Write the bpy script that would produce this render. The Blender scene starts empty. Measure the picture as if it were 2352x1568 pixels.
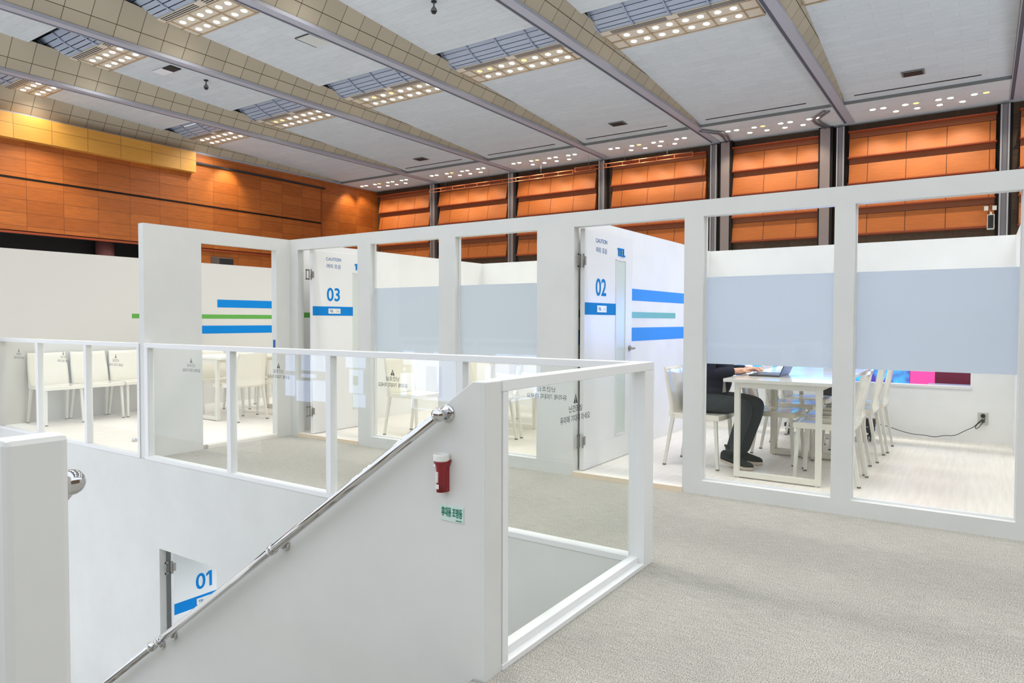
import bpy, bmesh, math, random
from mathutils import Vector, Matrix, Quaternion
random.seed(7)
SC = bpy.context.scene
COL = SC.collection

# ------------------------------------------------------------------ camera
F_PX = 1596.54
YAW, PITCH, ROLL = 0.97634831, -0.02988601, -0.00237486
def cam_axes():
    fx, fy, fz = math.sin(YAW)*math.cos(PITCH), math.cos(YAW)*math.cos(PITCH), math.sin(PITCH)
    f = Vector((fx, fy, fz)); r = Vector((math.cos(YAW), -math.sin(YAW), 0)); d = f.cross(r)
    c, s = math.cos(ROLL), math.sin(ROLL)
    return c*r+s*d, -s*r+c*d, f
_r, _d, _f = cam_axes()
cam_data = bpy.data.cameras.new('camera'); cam = bpy.data.objects.new('camera', cam_data); COL.objects.link(cam)
m = Matrix.Identity(4)
for i in range(3):
    m[i][0] = _r[i]; m[i][1] = -_d[i]; m[i][2] = -_f[i]
m[2][3] = 1.25
cam.matrix_world = m
cam_data.sensor_width = 36; cam_data.lens = F_PX/2352*36; cam_data.clip_start = 0.02; cam_data.clip_end = 200
SC.camera = cam

# ------------------------------------------------------------------ world, exposure
world = bpy.data.worlds.new('world'); SC.world = world; world.use_nodes = True
world.node_tree.nodes['Background'].inputs[0].default_value = (0.86, 0.93, 1.0, 1)
world.node_tree.nodes['Background'].inputs[1].default_value = 1.45
SC.view_settings.view_transform = 'Standard'; SC.view_settings.look = 'None'
SC.view_settings.gamma = 1; SC.view_settings.use_curve_mapping = False
SC.view_settings.exposure = 0.16
LAMP_L = 9.0      # radiance of the round ceiling lamps
SPOT_W = 118.0     # wall washers above the wooden wall
PANEL_W = 158.0    # each of the four lamp beams of a ceiling light panel

# ------------------------------------------------------------------ materials
def lin(c):
    return tuple(((v/255)/12.92 if v/255 <= 0.04045 else (((v/255)+0.055)/1.055)**2.4) for v in c) + (1,)
def mat(name, rgb, rough=0.6, metal=0.0, spec=0.5, emit=None, es=0, coat=0):
    m = bpy.data.materials.new(name); m.use_nodes = True
    b = m.node_tree.nodes['Principled BSDF']
    b.inputs['Base Color'].default_value = lin(rgb); b.inputs['Roughness'].default_value = rough
    b.inputs['Metallic'].default_value = metal; b.inputs['Specular IOR Level'].default_value = spec
    b.inputs['Coat Weight'].default_value = coat
    if emit: b.inputs['Emission Color'].default_value = lin(emit); b.inputs['Emission Strength'].default_value = es
    return m
def nt(m): return m.node_tree, m.node_tree.nodes, m.node_tree.links, m.node_tree.nodes['Principled BSDF']
def coords(m, order, scale=(1, 1, 1)):
    t, n, l, b = nt(m)
    tc = n.new('ShaderNodeTexCoord'); sp = n.new('ShaderNodeSeparateXYZ'); l.new(tc.outputs['Object'], sp.inputs[0])
    cb = n.new('ShaderNodeCombineXYZ')
    for i, a in enumerate(order):
        if a in 'XYZ': l.new(sp.outputs[a], cb.inputs[i])
    mp = n.new('ShaderNodeMapping'); mp.inputs['Scale'].default_value = scale; l.new(cb.outputs[0], mp.inputs[0])
    return mp
def mix(m, blend, fac, a, b):
    t, n, l, _ = nt(m)
    x = n.new('ShaderNodeMix'); x.data_type = 'RGBA'; x.blend_type = blend
    if isinstance(fac, (int, float)): x.inputs[0].default_value = fac
    else: l.new(fac, x.inputs[0])
    for i, v in ((6, a), (7, b)):
        if isinstance(v, tuple): x.inputs[i].default_value = v
        else: l.new(v, x.inputs[i])
    return x.outputs[2]
def noise(m, mp, scale, detail=3, rough=0.6):
    t, n, l, _ = nt(m)
    x = n.new('ShaderNodeTexNoise'); x.inputs['Scale'].default_value = scale; x.inputs['Detail'].default_value = detail
    x.inputs['Roughness'].default_value = rough
    if mp: l.new(mp.outputs[0], x.inputs['Vector'])
    return x.outputs['Fac']
def ramp(m, src, p0, c0, p1, c1):
    t, n, l, _ = nt(m)
    r = n.new('ShaderNodeValToRGB'); l.new(src, r.inputs[0]); e = r.color_ramp.elements
    e[0].position = p0; e[0].color = c0; e[1].position = p1; e[1].color = c1
    return r.outputs[0]
def bump(m, src, strength, dist=0.01):
    t, n, l, b = nt(m)
    x = n.new('ShaderNodeBump'); x.inputs['Strength'].default_value = strength; x.inputs['Distance'].default_value = dist
    l.new(src, x.inputs['Height']); l.new(x.outputs[0], b.inputs['Normal'])
def brick_mat(name, order, w, h, mortar, c1, c2, cm, rough=0.5, offset=0.0, grain=None, vec_off=(0, 0, 0), spec=.5, grain_amt=.5):
    m = mat(name, (200, 200, 200), rough, spec=spec); t, n, l, b = nt(m)
    mp = coords(m, order); mp.inputs['Location'].default_value = vec_off
    br = n.new('ShaderNodeTexBrick'); br.offset = offset; br.squash = 1
    br.inputs['Scale'].default_value = 1; br.inputs['Brick Width'].default_value = w; br.inputs['Row Height'].default_value = h
    br.inputs['Mortar Size'].default_value = mortar; br.inputs['Mortar Smooth'].default_value = 0
    br.inputs['Color1'].default_value = lin(c1); br.inputs['Color2'].default_value = lin(c2); br.inputs['Mortar'].default_value = lin(cm)
    l.new(mp.outputs[0], br.inputs['Vector'])
    out = br.outputs['Color']
    if grain:
        mg = coords(m, order, grain[0]); f = noise(m, mg, grain[1], 4, .65)
        g = ramp(m, f, .3, (1-grain_amt,)*3+(1,), .7, (1, 1, 1, 1))
        out = mix(m, 'MULTIPLY', 1.0, out, g)
    l.new(out, b.inputs['Base Color'])
    return m
M = {}
def white(name, rgb, rough=.55):
    m = mat(name, rgb, rough, spec=.3); t, n, l, b = nt(m)
    mp = coords(m, 'XYZ'); f = noise(m, mp, 2.2, 3)
    c = lin(rgb); d = tuple(v*.95 for v in c[:3])+(1,)
    l.new(ramp(m, f, .35, d, .65, c), b.inputs['Base Color'])
    f2 = noise(m, mp, 60, 2); bump(m, f2, .06, .004)
    return m
M['paint'] = white('white_paint', (222, 222, 218))
M['paint2'] = white('white_room_paint', (242, 242, 240))
M['rail'] = mat('white_gloss_frame', (233, 233, 232), .35)
M['gap'] = mat('shadow_gap', (95, 92, 86), .8)
M['blue'] = mat('blue_vinyl', (0, 130, 210), .7, spec=.2)
M['green'] = mat('green_vinyl', (90, 165, 65), .4)
M['teal'] = mat('teal_vinyl', (112, 185, 178), .4)
M['ltblue'] = mat('light_blue_vinyl', (66, 152, 238), .7, spec=.2)
M['navy'] = mat('navy_letter', (30, 95, 165), .5)
M['ink'] = mat('dark_grey_letter', (62, 64, 64), .5)
M['chrome'] = mat('chrome', (205, 204, 204), .05, 1.0)
M['steel'] = mat('brushed_steel', (150, 145, 138), .35, .9)
M['black'] = mat('black_plastic', (22, 22, 24), .45)
M['plastic'] = mat('cream_gloss_plastic', (238, 233, 218), .14, coat=.3)
M['leg'] = mat('cream_metal_leg', (228, 226, 216), .3)
M['cap'] = mat('grey_foot_cap', (112, 106, 100), .6)
M['table'] = mat('white_laminate', (240, 237, 228), .12)
M['tframe'] = mat('cream_table_frame', (230, 226, 214), .35)
M['red'] = mat('red_plastic', (140, 24, 34), .35)
M['whitepl'] = mat('white_plastic', (232, 232, 226), .3)
M['jacket'] = mat('navy_jacket_cloth', (42, 46, 60), .85, spec=.2)
M['trouser'] = mat('charcoal_trouser_cloth', (60, 65, 68), .9, spec=.2)
M['shoe'] = mat('dark_knit_shoe', (50, 54, 50), .85, spec=.2)
M['sole'] = mat('beige_sole', (215, 200, 182), .6)
M['skin'] = mat('skin', (232, 178, 152), .5); 
M['hair'] = mat('black_hair', (25, 22, 20), .6)
M['shirt'] = mat('white_shirt', (225, 225, 225), .7)
# carpet
m = mat('grey_carpet', (180, 176, 168), .95, spec=.1); t, n, l, b = nt(m)
mp = coords(m, 'XYZ'); f = noise(m, mp, 210, 3, .7)
c1 = ramp(m, f, .36, lin((118, 115, 106)), .62, lin((214, 210, 200)))
mp2 = coords(m, 'XYZ', (1, .12, 1)); f2 = noise(m, mp2, 90, 2); c2 = ramp(m, f2, .35, (.84, .84, .84, 1), .65, (1, 1, 1, 1))
f3 = noise(m, mp, 1.2, 2); c3 = ramp(m, f3, .35, (.93, .93, .93, 1), .65, (1, 1, 1, 1))
l.new(mix(m, 'MULTIPLY', 1.0, mix(m, 'MULTIPLY', 1.0, c1, c2), c3), b.inputs['Base Color']); bump(m, f, .5, .006)
M['carpet'] = m
# pale wood floor of the rooms
m = mat('pale_wood_floor', (226, 214, 200), .38, spec=.4); t, n, l, b = nt(m)
mp = coords(m, 'XYZ', (.8, 14, 1)); f = noise(m, mp, 2.5, 4)
l.new(ramp(m, f, .3, lin((230, 222, 211)), .7, lin((242, 236, 228))), b.inputs['Base Color'])
M['floor'] = m
M['lip'] = mat('peach_wood_lip', (232, 212, 186), .5)
# hall materials
M['slab'] = brick_mat('grey_ceiling_board', 'YX0', 1.2, .3, .004, (200, 208, 214), (205, 213, 219), (182, 190, 196), .9, .5, ((1.2, 7, 1), 2.2), spec=.1, grain_amt=.10)
M['tile'] = brick_mat('beige_beam_tile', 'XZ0', .62, 1.2, .007, (172, 164, 146), (182, 174, 155), (70, 62, 52), .8, 0, None, (0, .76, 0), .2)
M['flange'] = mat('grey_metal_flange', (166, 169, 181), .5)
M['flange_dark'] = mat('dark_steel_channel', (84, 86, 98), .6)
M['wood_left'] = brick_mat('orange_wood_panel_wall', 'XZ0', 1.22, .47, .006, (174, 94, 34), (194, 110, 44), (108, 58, 22), .5, 0, ((1, 9, 1), 2.0), (0, .12, 0), grain_amt=.30)
M['wood_far'] = brick_mat('orange_wood_slat', 'YZ0', 1.22, 3.0, .012, (204, 114, 48), (212, 122, 54), (90, 44, 18), .5, 0, ((1, 9, 1), 2.0), (.1, .4, 0), grain_amt=.18)
M['wood_trim'] = mat('red_brown_trim', (150, 66, 30), .5)
M['wood_band'] = mat('brown_band', (142, 78, 44), .6)
M['hallrear'] = mat('olive_brown_wall', (108, 88, 66), .7)
M['stone'] = brick_mat('brown_travertine', 'YZ0', .9, .45, .006, (84, 62, 42), (98, 74, 50), (50, 38, 26), .6, 0, ((1, 8, 1), 4.0), grain_amt=.5)
M['yellow'] = brick_mat('ochre_canopy_panel', 'XZ0', 1.22, .80, .008, (208, 150, 62), (216, 158, 70), (130, 90, 34), .45, 0, ((1, 6, 1), 1.5), (.49, .72, 0), grain_amt=.12)
M['column'] = mat('grey_steel_column', (128, 126, 132), .45, .4)
M['colbox'] = mat('pinkish_grey_box', (150, 138, 138), .6)
M['dark'] = mat('dark_void', (14, 12, 12), .8)
M['board'] = mat('beige_light_board', (208, 199, 184), .6)
M['board_rib'] = mat('beige_light_rib', (176, 156, 130), .6)
M['louvre'] = mat('blue_grey_louvre', (164, 176, 196), .5)
M['louvre_dark'] = mat('dark_slot', (40, 42, 50), .7)
M['brown_col'] = mat('red_brown_pillar', (150, 96, 92), .5)
M['lamp'] = mat('lit_lamp', (255, 250, 235), .5, emit=(255, 246, 226), es=LAMP_L)
M['lamp_warm'] = mat('dim_warm_lamp', (230, 190, 120), .5, emit=(255, 205, 120), es=1.6)
M['lamp_far'] = mat('lit_downlight', (255, 250, 235), .5, emit=(255, 240, 210), es=12)
M['grill'] = mat('dark_grill', (38, 38, 40), .7)
def emis(name, rgb, s):
    return mat(name, rgb, .4, emit=rgb, es=s)
M['scr_pink'] = emis('pink_screen', (238, 70, 150), .7); M['scr_wine'] = mat('wine_red_wall', (120, 30, 62), .6)
M['strip'] = mat('pale_blue_sill', (150, 165, 200), .5)
# blue to purple display with its own picture
m = mat('blue_display', (40, 60, 180), .3); t, n, l, b = nt(m)
mp = coords(m, 'YZ0'); f = noise(m, mp, 3.5, 2)
c = ramp(m, f, .38, lin((70, 52, 150)), .66, lin((70, 190, 245))); l.new(c, b.inputs['Emission Color']); l.new(c, b.inputs['Base Color']); b.inputs['Emission Strength'].default_value = .75
M['scr_blue'] = m
# clear glass: fresnel-weighted mirror over a faintly green see-through sheet
def glass(name, tint, bias=.0):
    m = bpy.data.materials.new(name); m.use_nodes = True; t = m.node_tree; n = t.nodes; l = t.links
    n.remove(n['Principled BSDF']); out = n['Material Output']
    tr = n.new('ShaderNodeBsdfTransparent'); tr.inputs[0].default_value = tint
    gl = n.new('ShaderNodeBsdfGlossy'); gl.inputs['Roughness'].default_value = 0.0; gl.inputs[0].default_value = (.9, .93, .95, 1)
    lw = n.new('ShaderNodeLayerWeight'); lw.inputs[0].default_value = .5
    pw = n.new('ShaderNodeMath'); pw.operation = 'POWER'; l.new(lw.outputs['Facing'], pw.inputs[0]); pw.inputs[1].default_value = 4.0
    ma = n.new('ShaderNodeMath'); ma.operation = 'MULTIPLY_ADD'; l.new(pw.outputs[0], ma.inputs[0]); ma.inputs[1].default_value = .62; ma.inputs[2].default_value = .035
    geo = n.new('ShaderNodeNewGeometry'); fb = n.new('ShaderNodeMath'); fb.operation = 'SUBTRACT'; fb.inputs[0].default_value = 1; l.new(geo.outputs['Backfacing'], fb.inputs[1])
    fr = n.new('ShaderNodeMath'); fr.operation = 'MULTIPLY'; l.new(ma.outputs[0], fr.inputs[0]); l.new(fb.outputs[0], fr.inputs[1])
    mx = n.new('ShaderNodeMixShader'); l.new(fr.outputs[0], mx.inputs[0]); l.new(tr.outputs[0], mx.inputs[1]); l.new(gl.outputs[0], mx.inputs[2])
    l.new(mx.outputs[0], out.inputs[0]); return m
M['glass'] = glass('clear_glass', (.993, 1.0, .99, 1))
M['glass_edge'] = mat('green_glass_edge', (140, 165, 150), .2)
# frosted privacy film
m = bpy.data.materials.new('frosted_film'); m.use_nodes = True; t = m.node_tree; n = t.nodes; l = t.links
n.remove(n['Principled BSDF'])
d = n.new('ShaderNodeBsdfDiffuse'); d.inputs[0].default_value = lin((226, 231, 238)); tl = n.new('ShaderNodeBsdfTranslucent'); tl.inputs[0].default_value = lin((236, 241, 248))
mx = n.new('ShaderNodeMixShader'); mx.inputs[0].default_value = .55; l.new(d.outputs[0], mx.inputs[1]); l.new(tl.outputs[0], mx.inputs[2]); l.new(mx.outputs[0], n['Material Output'].inputs[0])
M['film'] = m
M['door_glass'] = mat('frosted_green_strip', (206, 216, 208), .3)

# ------------------------------------------------------------------ helpers
class MB:
    def __init__(s): s.bm = bmesh.new(); s.mi = 0; s.mats = []
    def use(s, mm):
        if mm not in s.mats: s.mats.append(mm)
        s.mi = s.mats.index(mm); return s
    def face(s, vs):
        f = s.bm.faces.new(vs); f.material_index = s.mi; return f
    def quad(s, pts): return s.face([s.bm.verts.new(p) for p in pts])
    def box(s, x0, x1, y0, y1, z0, z1):
        v = [s.bm.verts.new(p) for p in ((x0,y0,z0),(x1,y0,z0),(x1,y1,z0),(x0,y1,z0),(x0,y0,z1),(x1,y0,z1),(x1,y1,z1),(x0,y1,z1))]
        for f in ((3,2,1,0),(4,5,6,7),(0,1,5,4),(1,2,6,5),(2,3,7,6),(3,0,4,7)): s.face([v[i] for i in f])
        return s
    def prism(s, pts, a, vec):            # closed outline extruded along vec
        vec = Vector(vec); lo = [s.bm.verts.new(Vector(p)) for p in pts]; hi = [s.bm.verts.new(Vector(p)+vec) for p in pts]
        s.face(lo); s.face(hi[::-1]); k = len(pts)
        for i in range(k): s.face([lo[i], hi[i], hi[(i+1)%k], lo[(i+1)%k]])
        return s
    def tube(s, path, r, seg=12, cap=True, radii=None):
        P = [Vector(p) for p in path]; rings = []; up = None
        for i, p in enumerate(P):
            t = (P[min(i+1, len(P)-1)]-P[max(i-1, 0)]).normalized()
            if up is None:
                up = Vector((0, 0, 1)) if abs(t.z) < .9 else Vector((1, 0, 0))
            a = t.cross(up).normalized(); bb = a.cross(t).normalized(); up = bb
            rr = radii[i] if radii else r
            rings.append([s.bm.verts.new(p+(a*math.cos(q)+bb*math.sin(q))*rr) for q in [2*math.pi*j/seg for j in range(seg)]])
        for A, B in zip(rings, rings[1:]):
            for j in range(seg): s.face([A[j], A[(j+1)%seg], B[(j+1)%seg], B[j]]).smooth = True
        if cap: s.face(rings[0][::-1]); s.face(rings[-1])
        return s
    def ball(s, c, r, u=20, v=12, sc=(1, 1, 1)):
        g = bmesh.ops.create_uvsphere(s.bm, u_segments=u, v_segments=v, radius=r)
        for w in g['verts']: w.co = Vector((w.co.x*sc[0], w.co.y*sc[1], w.co.z*sc[2]))+Vector(c)
        for f in {f for w in g['verts'] for f in w.link_faces}: f.smooth = True; f.material_index = s.mi
        return s
    def disc(s, c, r, n=20, nrm=(0, 0, -1), th=.004):
        c = Vector(c); n_ = Vector(nrm).normalized(); s.tube([c, c+n_*th], r, n); return s
    def build(s, name, mm=None, parent=None, loc=None, bevel=0, kind=None, solid=False):
        bmesh.ops.recalc_face_normals(s.bm, faces=s.bm.faces)
        me = bpy.data.meshes.new(name); s.bm.to_mesh(me); s.bm.free()
        if mm is not None: me.materials.append(mm)
        for x in s.mats: me.materials.append(x)
        o = bpy.data.objects.new(name, me); COL.objects.link(o)
        if parent: o.parent = parent
        if loc: o.location = loc
        if bevel:
            b = o.modifiers.new('b', 'BEVEL'); b.width = bevel; b.segments = 2; b.limit_method = 'ANGLE'
        if kind: o['kind'] = kind
        return o
def lathe(prof, seg=28):
    b = MB(); rings = [[b.bm.verts.new((r*math.cos(2*math.pi*j/seg), r*math.sin(2*math.pi*j/seg), z)) for j in range(seg)] for r, z in prof]
    for A, B in zip(rings, rings[1:]):
        for j in range(seg): b.face([A[j], A[(j+1) % seg], B[(j+1) % seg], B[j]])
    b.face(rings[0][::-1]); b.face(rings[-1]); return b
def BX(name, mm, x0, x1, y0, y1, z0, z1, parent=None, kind=None, bevel=0):
    return MB().box(x0, x1, y0, y1, z0, z1).build(name, mm, parent, kind=kind, bevel=bevel)
def struct(name, b, mm=None, parent=None, bevel=0): return b.build(name, mm, parent, kind='structure', bevel=bevel)
def tag(o, label, cat, group=None):
    o['label'] = label; o['category'] = cat
    if group: o['group'] = group
    return o
def thing(name, loc, label, cat, rz=0, group=None):
    o = bpy.data.objects.new(name, None); COL.objects.link(o); o.location = loc; o.rotation_euler = (0, 0, rz)
    o.empty_display_size = .1
    return tag(o, label, cat, group)
def sempty(name, loc):
    o = bpy.data.objects.new(name, None); COL.objects.link(o); o.location = loc; o['kind'] = 'structure'; return o
def copy_tree(o, parent=None):
    c = o.copy(); COL.objects.link(c); c.parent = parent
    for ch in list(o.children): copy_tree(ch, c)
    return c
def text(name, body, h, mm, origin, right, up, parent=None, align='CENTER', bold=0.0, th=.0008, width=None):
    """body set so that its capital height is h; origin = centre (or left) of the baseline"""
    cu = bpy.data.curves.new(name, 'FONT'); cu.body = body; cu.size = 1; cu.align_x = align; cu.offset = bold; cu.extrude = 0
    o = bpy.data.objects.new(name+'_tmp', cu); COL.objects.link(o)
    dg = bpy.context.evaluated_depsgraph_get(); me = bpy.data.meshes.new_from_object(o.evaluated_get(dg))
    bpy.data.objects.remove(o)
    xs = [v.co.x for v in me.vertices]; ys = [v.co.y for v in me.vertices]
    k = h/max(1e-6, (max(ys)-min(ys))); kx = k if not width else width/max(1e-6, (max(xs)-min(xs)))
    R, U = Vector(right).normalized(), Vector(up).normalized(); N = R.cross(U); O = Vector(origin)
    cx = (max(xs)+min(xs))/2 if align == 'CENTER' else min(xs)
    for v in me.vertices:
        x, y = v.co.x, v.co.y
        v.co = O+R*((x-cx)*kx)+U*((y-min(ys))*k)+N*th
    me.materials.clear(); me.materials.append(mm); me.name = name
    t = bpy.data.objects.new(name, me); COL.objects.link(t)
    if parent: t.parent = parent
    return t

WT = 2.115       # top of the partitions
XM = 4.893       # front face of the window partition
TH = .08
FL = .035        # floor level inside the rooms
K = 1.0125
XB = 8.39; YP = 2.76; YL = 6.21; YW = 9.30; YR = -.26; GF = -2.64

# ------------------------------------------------------------------ floors of the raised deck
fl = MB()
fl.box(-3, XM, -4, 1.40, -.25, 0)                         # landing where the camera stands
fl.box(3.361, XM, 1.40, YL, -.25, 0)                       # strip in front of the rooms
fl.box(-3, .5, 1.40, 6, -.25, 0)
struct('floor', fl, M['carpet'])
fr = MB()
fr.box(XM+TH, XB, YR, YW+.1, -.25, FL).box(3.34, XM+TH, YL+.04, YW+.1, -.25, FL)
fr.box(XM, XM+TH, 1.80, 2.712, -.25, FL).box(XM, XM+TH, 5.17, 6.08, -.25, FL).box(3.92, 4.72, YL, YL+.05, -.25, FL)
struct('floor_rooms', fr, M['floor'])
BX('trim_1', M['lip'], XM-.012, XM, 1.80, 2.712, 0, FL+.002, kind='structure')
BX('trim_2', M['lip'], XM-.012, XM, 5.17, 6.08, 0, FL+.002, kind='structure')
struct('floor_ground', MB().box(-6, 28.5, -8, 28.4, GF-.2, GF), mat('pale_hall_floor', (232, 230, 228), .6))
# deck apron seen through the stair void
struct('wall_stairwell', MB().box(3.30, 3.36, 1.405, 5.135, GF, -.0015).box(3.30, 3.36, 5.99, 12, GF, -.0015).box(3.30, 3.36, 5.135, 5.99, -.77, -.0015), M['paint'])
struct('wall_stair_end', MB().box(2.01, 3.30, 1.405, 1.45, GF, -.002), M['paint'])

# ------------------------------------------------------------------ main partition with windows and doors
w = MB()
def col_(y0, y1): w.box(XM, XM+TH, y0, y1, 0, 2.0)
w.box(XM, XM+TH, -3.0, YL+TH, 2.0, WT)
for a, b_ in ((-3.0, -.18), (.68, .80), (1.66, 1.80), (2.712, 3.06), (3.925, 4.115), (4.99, 5.17), (6.08, YL+TH)): col_(a, b_)
for a, b_ in ((-.18, .68), (.80, 1.66), (3.06, 3.925), (4.115, 4.99)): w.box(XM, XM+TH, a, b_, 0, .10)
struct('wall_front', w, M['paint'])
for i, (a, b_) in enumerate(((-.18, .68), (.80, 1.66), (3.06, 3.925), (4.115, 4.99)), 1):
    e = sempty('window_%d' % i, (XM+.062, (a+b_)/2, .1)); hw = (b_-a)/2
    g = MB().box(-.003, .003, -hw, hw, 0, 1.90).build('glass_pane', M['glass'], e)
    f = MB().box(.0035, .0045, -hw, hw, .944-.1, 1.568-.1).build('privacy_film', M['film'], e)
    fm = MB(); s = .012
    fm.box(-.012, .016, -hw, hw, -.0, s); fm.box(-.012, .016, -hw, -hw+s*.6, s, 1.9).box(-.012, .016, hw-s*.6, hw, s, 1.9)
    fm.build('window_bead', M['rail'], e)
# stub wall at the end of the corridor, with its doorway
w = MB(); y0, y1 = YL, YL+TH
w.box(3.31, 3.866, y0, y1, 0, 1.99).box(4.72, XM, y0, y1, 0, 1.99).box(3.31, XM, y0, y1, 1.99, WT)
struct('wall_end', w, M['paint'])
BX('strike_plate', M['navy'], 4.712, 4.722, 6.235, 6.262, .955, 1.04)
tag(bpy.data.objects['strike_plate'], 'small blue latch plate on the jamb of the open doorway left of door 03', 'latch')
# room walls
rw = MB()
rw.box(XB, XB+.08, YR, YW, FL, .59).box(XB, XB+.08, YR, .086, .59, 2.10).box(XB, XB+.08, .086, 2.45, 1.5, 2.10).box(XB, XB+.08, 2.45, YW, .59, 2.10)
struct('wall_back', rw, M['paint2'])
BX('trim_3', M['rail'], XB-.012, XB+.10, .07, 2.46, .565, .592, kind='structure')
struct('wall_right', MB().box(XM+TH, XB, YR-.08, YR, FL, 2.10), M['paint2'])
struct('wall_between_rooms', MB().box(XM+TH, XB, YP, YP+.08, FL, 2.10), M['paint2'])
struct('wall_beyond_room', MB().box(XM+TH, XB, YL, YL+.08, FL, 2.10), M['paint2'])
struct('wall_left_room', MB().box(3.0, XB, YW, YW+.08, FL, 2.07), mat('warm_white_paint', (214, 212, 206), .6))
# vinyl stripes
def stripe(mm, x0, x1, y, z0, z1, label, nm='wall_stripe'):
    o = BX(nm, mm, x0, x1, y-.0015, y, z0, z1)
    return tag(o, label, 'stripe')
stripe(M['ltblue'], 5.2, 7.62, YP, 1.445, 1.557, 'upper blue stripe on the wall beside open door 02')
stripe(M['teal'], 5.2, 7.246, YP, 1.279, 1.337, 'thin teal stripe between two blue stripes beside open door 02')
stripe(M['ltblue'], 5.2, 7.9, YP, 1.058, 1.187, 'lower blue stripe on the wall beside open door 02')
k2 = YW/9.346
def zz(z): return 1.25+(z-1.25)*k2
stripe(M['blue'], 6.065*k2, 8.2, YW, zz(1.436), zz(1.552), 'upper blue stripe seen through the doorway left of door 03')
stripe(M['green'], 4.82*k2, 8.2, YW, zz(1.270), zz(1.331), 'thin green stripe running behind the white end wall of the corridor')
stripe(M['blue'], 5.0, 8.2, YW, zz(1.052), zz(1.168), 'lower blue stripe seen through the doorway left of door 03')
stripe(M['green'], 4.976, 5.15, YP, 1.278, 1.341, 'small green stripe piece in the upper hinge gap of door 02')
stripe(M['blue'], 4.976, 5.15, YP, 1.049, 1.175, 'small blue stripe piece in the hinge gap of door 02, below the green one')
stripe(M['green'], 4.98, 5.4, YL, 1.279, 1.335, 'short green stripe piece in the hinge gap of door 03')
# ------------------------------------------------------------------ doors
def door(n, loc, number, zs, hinge_x=-.02, handle=True):
    leaf = MB().box(0, .915, 0, .04, 0, 1.955)
    d = leaf.build('door_%d' % n, M['rail'], None, loc=loc, bevel=.0015); d['kind'] = 'structure'
    X, Z = (1, 0, 0), (0, 0, 1)
    def part(nm, mm, x0, x1, z0, z1, y=-.0012, y1=0): return BX(nm, mm, x0, x1, y, y1, z0, z1, parent=d)
    zo = -.035
    part('blue_band', M['blue'], .004, .577, 1.297+zo, 1.396+zo)
    text('door_number', number, .146, M['blue'], (.29, -.0005, 1.454+zo), X, Z, d, bold=.018)
    if number == '01':
        nb1 = [c for c in d.children if c.name.startswith('door_number')][0]; xm = max(v.co.x for v in nb1.data.vertices); zt_ = max(v.co.z for v in nb1.data.vertices)
        MB().prism([(xm-.028, -.0015, zt_), (xm-.028, -.0015, zt_-.030), (xm-.058, -.0015, zt_-.046), (xm-.058, -.0015, zt_-.022)], None, (0, .001, 0)).build('number_flag', M['blue'], d)
    text('caution_text', 'CAUTION', .034, M['navy'], (.295, -.0005, 1.895+zo), X, Z, d, bold=.006)
    text('caution_text_korean', '머리 조심', .047, M['navy'], (.295, -.0005, 1.812+zo), X, Z, d, bold=.006)
    pl = part('name_plate', M['whitepl'], .215, .385, 1.318+zo, 1.374+zo, -.006)
    text('name_plate_text', 'TEL', .024, M['navy'], (.258, -.0065, 1.334+zo), X, Z, pl, bold=.02)
    text('name_plate_mark', '공 실', .018, M['steel'], (.345, -.0065, 1.336+zo), X, Z, pl)
    q = MB(); z0_, z1_, t_ = 1.814+zo, 1.884+zo, .013
    q.box(.604, .650, -.010, 0, z1_-t_, z1_).box(.6205, .6335, -.010, 0, z0_, z1_-t_)
    q.box(.660, .673, -.010, 0, z0_, z1_).box(.673, .698, -.010, 0, z1_-t_, z1_).box(.673, .698, -.010, 0, z0_, z0_+t_)
    q.box(.708, .721, -.010, 0, z0_, z1_).box(.721, .747, -.010, 0, z0_, z0_+t_)
    q.build('logo_letters', M['blue'], d)
    BX('logo_dot', M['green'], .679, .692, -.010, 0, 1.842+zo, 1.856+zo, parent=d)
    gs = part('glass_strip', M['door_glass'], .578, .765, .25+zo, 1.775+zo, -.0008)
    fr_ = MB()
    for a in ((.572, .578, .244+zo, 1.781+zo), (.765, .771, .244+zo, 1.781+zo), (.572, .771, .244+zo, .25+zo), (.572, .771, 1.775+zo, 1.781+zo)):
        fr_.box(a[0], a[1], -.006, 0, a[2], a[3])
    fr_.build('glass_bead', M['rail'], d)
    if n == 2: BX('black_edge_strip', M['black'], .9145, .919, .002, .008, 1.66+zo, 1.88+zo, parent=d)  # thin black strip on the upper free edge of the leaf
    h = MB(); h.tube([(.865, 0, 1.0+zo), (.865, -.008, 1.0+zo)], .026, 20); h.tube([(.865, -.008, 1.0+zo), (.865, -.05, 1.0+zo)], .009, 12)
    h.tube([(.87, -.05, 1.0+zo), (.85, -.052, 1.0+zo), (.75, -.052, .998+zo)], .009, 12)
    h.build('door_handle', M['steel'], d)
    for zc in (1.73, .275):
        q = MB()
        a, b_ = zc-.055+zo, zc+.055+zo
        q.tube([(-.010, .006, a), (-.010, .006, b_)], .006, 10)
        q.box(-.004, .022, -.004, 0, zc-.035+zo, zc+.035+zo)
        q.box(-.062, -.014, .026, .030, a, a+.014).box(-.062, -.014, .026, .030, b_-.014, b_).box(-.062, -.050, .026, .030, a, b_).box(-.022, -.014, .026, .030, a, b_)
        q.build('hinge', M['steel'], d)
    return d
door(2, (XM+.076, 2.655, FL+.004), '02', 0)
door(3, (XM+.045, 5.90, FL+.004), '03', 0)
door(1, (3.375, 5.90, GF+.004), '01', 0)
# room behind door 01 on the ground floor
struct('wall_ground_room', MB().box(3.36, 7.0, 6.2, 6.28, GF, -.3).box(7.0, 7.08, 3.5, 6.28, GF, -.3).box(3.36, 7.0, 3.42, 3.5, GF, -.3), M['paint2'])

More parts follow.
